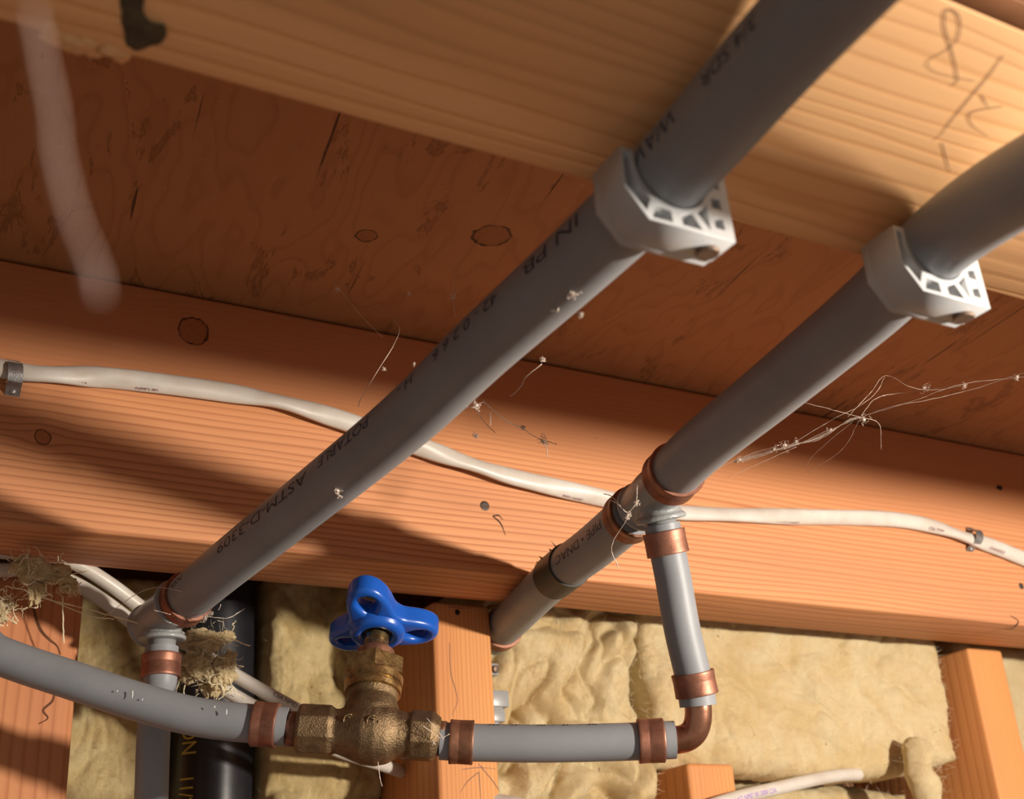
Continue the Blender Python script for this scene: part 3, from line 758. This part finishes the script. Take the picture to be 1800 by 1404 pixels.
lathe(bm, VC + ST * 25.4, ST, [(0, 12.6), (.8, 14.3), (8.6, 14.3), (9.8, 12.4), (9.9, .01)], ngon=6, rot=0.35)
link('bonnet_nut', bm, M['brass_hi'], valve, True, 30)
bm = bmesh.new()
lathe(bm, VC + ST * 34.8, ST, [(0, 8.6), (1.0, 8.9), (5.2, 8.5), (6.6, 7.0), (6.8, .01)], 40)
link('packing_nut', bm, M['copper_dull'], valve, True, 35)
bm = bmesh.new()
lathe(bm, VC + ST * 41.0, ST, [(0, 5.6), (3, 5.6), (3.2, 5.1), (4.6, 5.1), (4.8, 5.5), (12, 5.5)], 36)
link('stem', bm, M['brass_hi'], valve, True, 35)
# handle
HC = VC + ST * 54.5
e1 = (RX - ST * RX.dot(ST)).normalized(); e2 = ST.cross(e1)
if e2.dot(RF) > 0: e2 = -e2
PH = math.radians(100)
def rad(a):
    c3 = math.cos(3 * (a - PH)); k = (c3 + 1) / 2
    return 14.0 + 15.0 * (k ** 1.3)
outer = [(rad(2 * math.pi * i / 120) * math.cos(2 * math.pi * i / 120), rad(2 * math.pi * i / 120) * math.sin(2 * math.pi * i / 120)) for i in range(120)]
holes = []
for k in range(3):
    a = PH + k * 2 * math.pi / 3; h = []
    for i in range(20):
        b = 2 * math.pi * i / 20; u_ = 18.2 + 5.8 * math.cos(b); v_ = (4.2 + 1.2 * math.cos(b)) * math.sin(b)
        h.append((u_ * math.cos(a) - v_ * math.sin(a), u_ * math.sin(a) + v_ * math.cos(a)))
    holes.append(h)
bm = curve_shape(outer, holes, 10.0, 2.3, 5)
bmesh.ops.triangulate(bm, faces=[f for f in bm.faces if len(f.verts) > 4])
bmesh.ops.subdivide_edges(bm, edges=[e for e in bm.edges if e.calc_length() > 4], cuts=2)
for v in bm.verts:
    x, y, z = v.co; rr = math.hypot(x, y)
    zz = z * (1.0 if rr < 20 else 1.0) + (0 if rr < 8 else (rr - 8) * 0.16) + 1.0
    v.co = HC + e1 * x + e2 * y + ST * zz
hd = link('handle', bm, M['blue'], valve, True, 50)
bm = bmesh.new()
loop_lathe(bm, HC, ST, [(-6.2, 7.6), (-6.8, 8.8), (-6.4, 11.2), (-5.0, 12.6), (0, 13.2), (3, 13.0), (3, 6.0), (-5, 6.8)], 48)
lathe(bm, HC, ST, [(-3.6, 7.0), (-3.0, 0.01)], 32)
link('handle_hub', bm, M['blue'], valve, True, 45)
bm = bmesh.new(); lathe(bm, HC, ST, [(-4.6, 6.6), (-3.6, 6.6)], 32); link('washer', bm, M['rust'], valve)

# ------------------------------------------------------------ black drain pipe
AX = V((212, 738, 0)); AP = [AX + V((0, 0, 330 - 40)), AX + V((0, 0, 100)), AX + V((0, 0, -1899 + 0))]
AP = [V((212, 738, 230)), V((213, 738, 150)), V((214, 738, 60)), V((214, 738, -300)), V((214, 738, ZF))]
drain = empty('drain_pipe', AP[-1], 'black plastic drain pipe with yellow lettering behind the grey vertical pipe', 'pipe')
bm = bmesh.new(); tube(bm, AP, 24.0, 64, True, V((1, 0, 0))); link('pipe_wall', bm, M['black'], drain, True, 50)
seg_ = [V((213, 738, 200 - 5 * k)) for k in range(50)]
zt = on_y(345, 1283, 716).z
zn = on_y(335, 1323, 714).z
text_on_tube('printing', 'ION', 13.5, seg_, 24.0, 200 - zn - 19.5, -58, M['yellow'], drain, V((1, 0, 0)), 0.78)
text_on_tube('printing', '11/2', 13.0, seg_, 24.0, 200 - on_y(335, 1357, 714).z, -59, M['yellow'], drain, V((1, 0, 0)), 0.75)

# ------------------------------------------------------------ cables
def cable(name, pts, r, sx, label, twist=None, group='white house-wiring cables', mat='white', ref=None):
    q = catmull(pts, 10)
    tw = [twist(i) for i in range(len(q))] if twist else None
    e = empty(name, q[0], label, 'cable', group)
    bm = bmesh.new(); tube(bm, q, r, 24, True, ref, sx, twist=tw)
    link('sheath', bm, M[mat], e, True, 60)
    return e, q
pix = [(-1400, 560), (-700, 600), (-300, 632), (-120, 640), (-30, 643), (50, 655), (150, 661), (250, 670), (400, 690), (500, 708), (600, 738), (700, 772), (800, 806), (880, 832), (950, 850), (1080, 880), (1170, 898), (1250, 903), (1400, 908), (1560, 912), (1640, 925), (1700, 945), (1750, 962), (1820, 990), (1900, 1020), (2300, 1060), (2900, 1090)]
cp_ = [on_y(x, y, YB - 4.2 - (2.2 * math.sin(max(0, min(1, (x - 420) / 700)) * math.pi))) for x, y in pix]
cab, cq = cable('power_cable', cp_, 5.3, 0.62, 'white twisted-looking cable stapled along the beam face', lambda i: math.pi / 2 * 0 + 0.5 * math.sin(i * 0.16) + 0.2 * math.sin(i * .37))
def cable_text(parent, body, size, q, frac, th, mat, r=4.35, stretch=1):
    return text_on_tube('printing', body, size, q, r, frac, th, M[mat], parent, None, stretch)
Lc = cum(cq)
def s_near(q, L, p): return L[min(range(len(q)), key=lambda i: (q[i] - p).length)]
for (x, y, body, mat) in [(115, 680, 'DA 1250', 'ink_red'), (240, 690, 'NMD 90', 'ink_red'), (980, 870, '300V NMD', 'ink_red'), (1235, 915, 'LOOMEX', 'ink_red'), (1335, 915, '14/3 CANADEX NMD7', 'ink_red'), (1630, 935, 'CSA /TYPE', 'ink_red'), (1735, 965, 'CANADEX', 'ink_red')]:
    cable_text(cab, body, 3.4, cq, s_near(cq, Lc, on_y(x, y, YB - 4)), -92 if x < 1500 else -62, mat, 4.75, 0.9)
def staple(px, py, label, tilt=0.0):
    c = on_y(px, py, YB - 4)
    e = empty('cable_staple', c, label, 'staple', 'metal cable staples')
    bm = bmesh.new()
    prof = [(-8.3, 0.2), (-6.8, -1.4), (-5.6, -3.2), (-4.4, -7.4), (-2.5, -8.9), (0, -9.1), (2.5, -8.9), (4.6, -7.2), (5.6, -3.0), (7.0, -1.3), (9.0, -0.3)]
    w = 3.4; th = 0.7; prof = [(z, y * 1.04) for z, y in prof]
    for sgn in (1,):
        rows = []
        for i, (z, y) in enumerate(prof):
            t0 = V((0, y, z)); nn = V((0, -1, 0)) if abs(z) < 4.4 else V((0, -.5, math.copysign(.8, z)))
            skew = z * tilt
            rows.append([bm.verts.new(V((c.x, YB, c.z)) + V((skew - w, 0, 0)) + t0), bm.verts.new(V((c.x, YB, c.z)) + V((skew + w, 0, 0)) + t0),
                         bm.verts.new(V((c.x, YB, c.z)) + V((skew + w, 0, 0)) + t0 + nn * th), bm.verts.new(V((c.x, YB, c.z)) + V((skew - w, 0, 0)) + t0 + nn * th)])
        for a, b in zip(rows, rows[1:]):
            for k in range(4): bm.faces.new((a[k], a[(k + 1) % 4], b[(k + 1) % 4], b[k]))
        bm.faces.new(rows[0]); bm.faces.new(rows[-1][::-1])
    link('strap', bm, M['steel'], e, True, 35)
    bm = bmesh.new(); lathe(bm, V((c.x - 6.5 * tilt, YB - 1.2, c.z - 7.2)), (0, -1, 0), [(0, 1.5), (1.0, 1.6), (1.5, 1.1), (1.5, .01)], 16)
    link('nail', bm, M['steel'], e)
    return e
staple(24, 660, 'metal staple over the cable at the left edge', -0.1); staple(1711, 946, 'metal staple over the cable at the right end of the beam', 0.3)

twin = [(-700, 905, 560), (-300, 930, 585), (-60, 960, 600), (0, 985, 612), (60, 985, 622), (130, 1005, 632), (190, 1040, 640), (250, 1085, 650), (320, 1140, 660), (410, 1200, 664), (520, 1262, 668), (600, 1302, 682), (685, 1330, 712), (712, 1340, 728)]
for k, (dx, dy, lab) in enumerate([(0, -16, 'upper of two white cables running side by side behind the left tee'), (-8, 16, 'lower of two white cables running side by side behind the left tee')]):
    q = [at(x + dx, y + dy, d) for x, y, d in twin]
    e, qq = cable('power_cable', q, 3.6, 1.0, lab, ref=V((0, 1, 0)))
    Lq = cum(qq)
    if k == 0: text_on_tube('printing', 'CSA NMD 90 14/2', 3.2, qq, 3.6, s_near(qq, Lq, at(470, 1222, 664)), 262, M['ink'], e, V((0, 1, 0)))
q = [on_y(x, y, d) for x, y, d in [(1010, 1700, 632), (1075, 1500, 628), (1150, 1446, 628), (1220, 1426, 630), (1290, 1403, 634), (1370, 1384, 646), (1440, 1368, 654), (1480, 1362, 661), (1508, 1361, 667)]]
e, qq = cable('power_cable', q, 4.2, 1.0, 'white cable with violet print crossing the insulation, bottom right', ref=V((0, 1, 0)))
Lq = cum(qq)
text_on_tube('printing', '14/2 NMD 90 300V CSA', 4.4, qq, 4.2, s_near(qq, Lq, on_y(1282, 1404, 634)), 236, M['ink_violet'], e, V((0, 1, 0)))
q = [at(x, y, d) for x, y, d in [(820, 1404, 705), (884, 1408, 700), (930, 1418, 695), (1000, 1446, 690), (1060, 1560, 650), (1080, 1800, 640)]]
cable('power_cable', q, 3.6, 1.0, 'bit of white cable at the bottom edge right of the middle stud', ref=V((0, 1, 0)))

# ------------------------------------------------------------ loose tufts of wool
tuft('dusty wool tuft hanging on the twin cables at the left', [(60, 1000, 598, 8, (1.3, .8, .8)), (62, 1030, 598, 6.5, (.8, .8, 1.4)), (95, 1010, 605, 7.5, (1.4, .8, .7)), (45, 985, 598, 5, (1.2, .8, .6)), (120, 1030, 612, 5, (1, .8, .8))],
     hang=[[(56, 1040, 596), (60, 1052, 596), (72, 1057, 596)], [(10, 1030, 600), (60, 1042, 600), (150, 1080, 606), (200, 1088, 610)], [(110, 1050, 604), (111, 1090, 604), (112, 1130, 604)], [(70, 1050, 600), (170, 1075, 610), (260, 1100, 610)]])
tuft('small wisp of wool at the left edge in front of the left stud', [(0, 1075, 600, 6, (.8, .8, 1.2)), (12, 1062, 602, 4, (1.2, .8, .7))])
tuft('torn wool tuft against the black pipe right of the left tee', [(355, 1125, 640, 8.5, (1.5, .8, .7)), (350, 1160, 640, 8.5, (1, .8, 1.2)), (385, 1180, 645, 9, (1, .8, 1.1)), (330, 1180, 640, 6.5, (1, .8, 1)), (375, 1205, 650, 8.5, (1.1, .8, .8)), (402, 1160, 648, 5, (.8, .8, 1.2)), (395, 1118, 648, 4.5, (1.3, .8, .7))],
     hang=[[(400, 1120, 640), (425, 1130, 640), (440, 1135, 640)]])

# ------------------------------------------------------------ cobwebs and dust
def web(label, lines, r=0.11, jit=0.10, knots=(), name='cobweb'):
    bm = bmesh.new()
    for ln in lines: strand(bm, [at(*a) for a in ln], r, jit)
    for (x, y, d, s) in knots:
        c0 = at(x, y, d); blob(bm, c0, s * .28, 2, 0.9, 0.8, (1.3, 1, .8))
        for _ in range(12):
            c = c0 + V([random.gauss(0, .35) * s for _ in range(3)]); w0 = random.uniform(.15, .45) * s; ph = random.uniform(0, 6); a_ = V([random.gauss(0, 1) for _ in range(3)]).normalized(); b_ = a_.orthogonal().normalized(); c_ = a_.cross(b_)
            strand(bm, [c + b_ * w0 * math.cos(ph + k * 1.1) + c_ * w0 * math.sin(ph + k * 1.1) + a_ * k * s * .12 for k in range(random.randint(4, 8))], r * .6, 0, 4, 4)
    return tag(link(name, bm, M['web'], None), label, 'cobweb')
def D(x, y): return 560
L1 = []
for k in range(9):
    o_ = random.uniform(-5, 5)
    L1.append([(1290, 812 + o_ * .4, 560), (1340, 797 + o_, 555), (1385, 785 - o_ * .6, 550), (1440, 768 + o_, 545), (1490, 740 - o_ * .5, 540), (1512, 733, 538)])
L1 += [[(1512, 733, 538), (1565, 715, 530), (1635, 702, 525), (1710, 684, 520), (1800, 655, 510), (1850, 645, 505)], [(1512, 732, 538), (1600, 706, 528), (1690, 675, 520), (1787, 664, 512), (1850, 655, 505)],
       [(1412, 707, 540), (1470, 722, 538), (1512, 733, 538)], [(1490, 733, 540), (1530, 690, 550), (1558, 660, 560), (1600, 680, 560), (1640, 685, 560), (1690, 678, 555)],
       [(1240, 835, 560), (1300, 805, 556), (1370, 782, 550)], [(1280, 838, 560), (1340, 812, 556), (1400, 785, 552)], [(1500, 740, 540), (1440, 790, 560), (1415, 820, 580)],
       [(1512, 733, 538), (1545, 745, 556), (1549, 790, 570)], [(1512, 733, 538), (1540, 700, 545), (1590, 690, 545), (1700, 676, 520)], [(1385, 785, 550), (1450, 745, 545), (1530, 700, 545), (1556, 662, 560)], [(1512, 735, 538), (1480, 790, 560), (1420, 830, 580)]]
web('long dusty cobweb strung right of the right-hand pipe', L1, 0.09, 0.14, [(1518, 738, 538, 2.2), (1380, 782, 550, 2.5), (1360, 790, 552, 2), (1400, 776, 550, 2), (1787, 662, 512, 1.6), (1625, 681, 560, 2.2), (1695, 678, 522, 1.2), (1460, 755, 545, 1.5), (1300, 808, 558, 1.8)])
web('dusty cobweb thread hanging from the long pipe towards the beam', [[(785, 706, 462), (810, 713, 464), (835, 716, 470)], [(850, 705, 480), (868, 722, 485), (893, 742, 490), (917, 752, 495), (945, 770, 500), (978, 780, 505)], [(950, 775, 500), (960, 785, 500), (963, 803, 502)], [(835, 716, 470), (850, 705, 480)],
     [(952, 640, 500), (925, 662, 500), (915, 680, 505), (897, 697, 505)], [(862, 725, 485), (862, 748, 485)], [(836, 716, 480), (850, 740, 500), (870, 760, 520)]], 0.2, 0.15, [(837, 713, 466, 2.0), (954, 632, 500, 1.6), (918, 752, 495, 1.3), (957, 776, 500, 2.2), (837, 766, 500, 1.4), (1048, 770, 500, .1)])
web('web thread with a curled end lying on the long pipe', [[(612, 800, 478), (604, 830, 478), (598, 850, 477), (594, 858, 477)]], 0.25, 0.05, [(594, 862, 477, 1.6), (596, 872, 477, 1.2), (640, 860, 490, .1)])
web('pale dust clump stuck on the long pipe below its clamp', [[(1018, 482, 362), (1012, 500, 362), (1005, 520, 362)], [(990, 512, 364), (1010, 508, 362), (1022, 515, 362)], [(962, 545, 372), (980, 546, 370), (975, 525, 370), (955, 528, 372)]], 0.22, 0.1, [(1007, 517, 362, 1.4), (1021, 552, 364, 1.0), (968, 530, 372, .9)])
web('white cobweb scrap on the crimp ring of the right tee', [[(1070, 878, 540), (1085, 885, 536), (1095, 895, 530), (1105, 900, 530), (1118, 880, 526), (1120, 850, 522)], [(1060, 868, 545), (1075, 872, 545), (1090, 890, 535)], [(1088, 1000, 552), (1075, 960, 546), (1100, 915, 532), (1105, 900, 530)]], 0.22, 0.12, [(1103, 905, 528, 1.8), (1119, 884, 524, 1.5)])
web('frayed webs around the end of the long pipe at the lower left tee', [[(350, 1045, 575), (365, 1052, 575), (382, 1055, 576)], [(388, 1062, 576), (384, 1072, 576)], [(365, 1083, 585), (400, 1086, 585), (430, 1070, 590)], [(270, 1072, 580), (300, 1080, 580)], [(180, 1085, 600), (260, 1035, 585), (330, 1040, 575)]], 0.18, 0.15, [(360, 1085, 584, 1.8), (372, 1078, 582, 1.2), (380, 1054, 576, 1.0)])
web('thin web wisps on the plywood left of the long pipe', [[(585, 495, 600), (640, 560, 590), (672, 592, 580)], [(798, 470, 600), (797, 520, 590), (800, 555, 585)], [(690, 560, 560), (700, 590, 545), (640, 690, 520), (630, 715, 515)]], 0.13, 0.12, [(796, 522, 590, 1.8), (594, 508, 600, 1.6), (675, 648, 560, 1.2), (720, 515, 600, 1.4), (728, 640, 540, 1.0)])
web('fine web scrap lying across the right end of the brass valve', [[(742, 1275, 528), (765, 1290, 528), (775, 1297, 528), (790, 1290, 529)], [(750, 1262, 530), (770, 1285, 528), (780, 1300, 528)]], 0.16, 0.1, [(762, 1306, 527, .9)])
web('single pale fibre hanging below the brass valve body', [[(664, 1336, 532), (668, 1368, 531), (672, 1382, 530)]], 0.16, 0.05)
# thick blurred strand close to the camera
bm = bmesh.new()
q = catmull([at(x, y, d * .6) for x, y, d in [(55, 20, 128), (66, 70, 128), (75, 120, 126), (92, 200, 124), (98, 270, 123), (112, 330, 122), (130, 390, 121), (152, 440, 120), (168, 490, 120), (172, 520, 120)]], 6)
tube(bm, q, [0.26 * random.uniform(.7, 1.3) for _ in q], 10)
tag(link('cobweb_strand', bm, M['web_dim']), 'thick dusty strand hanging close in front of the lens, upper left', 'cobweb')
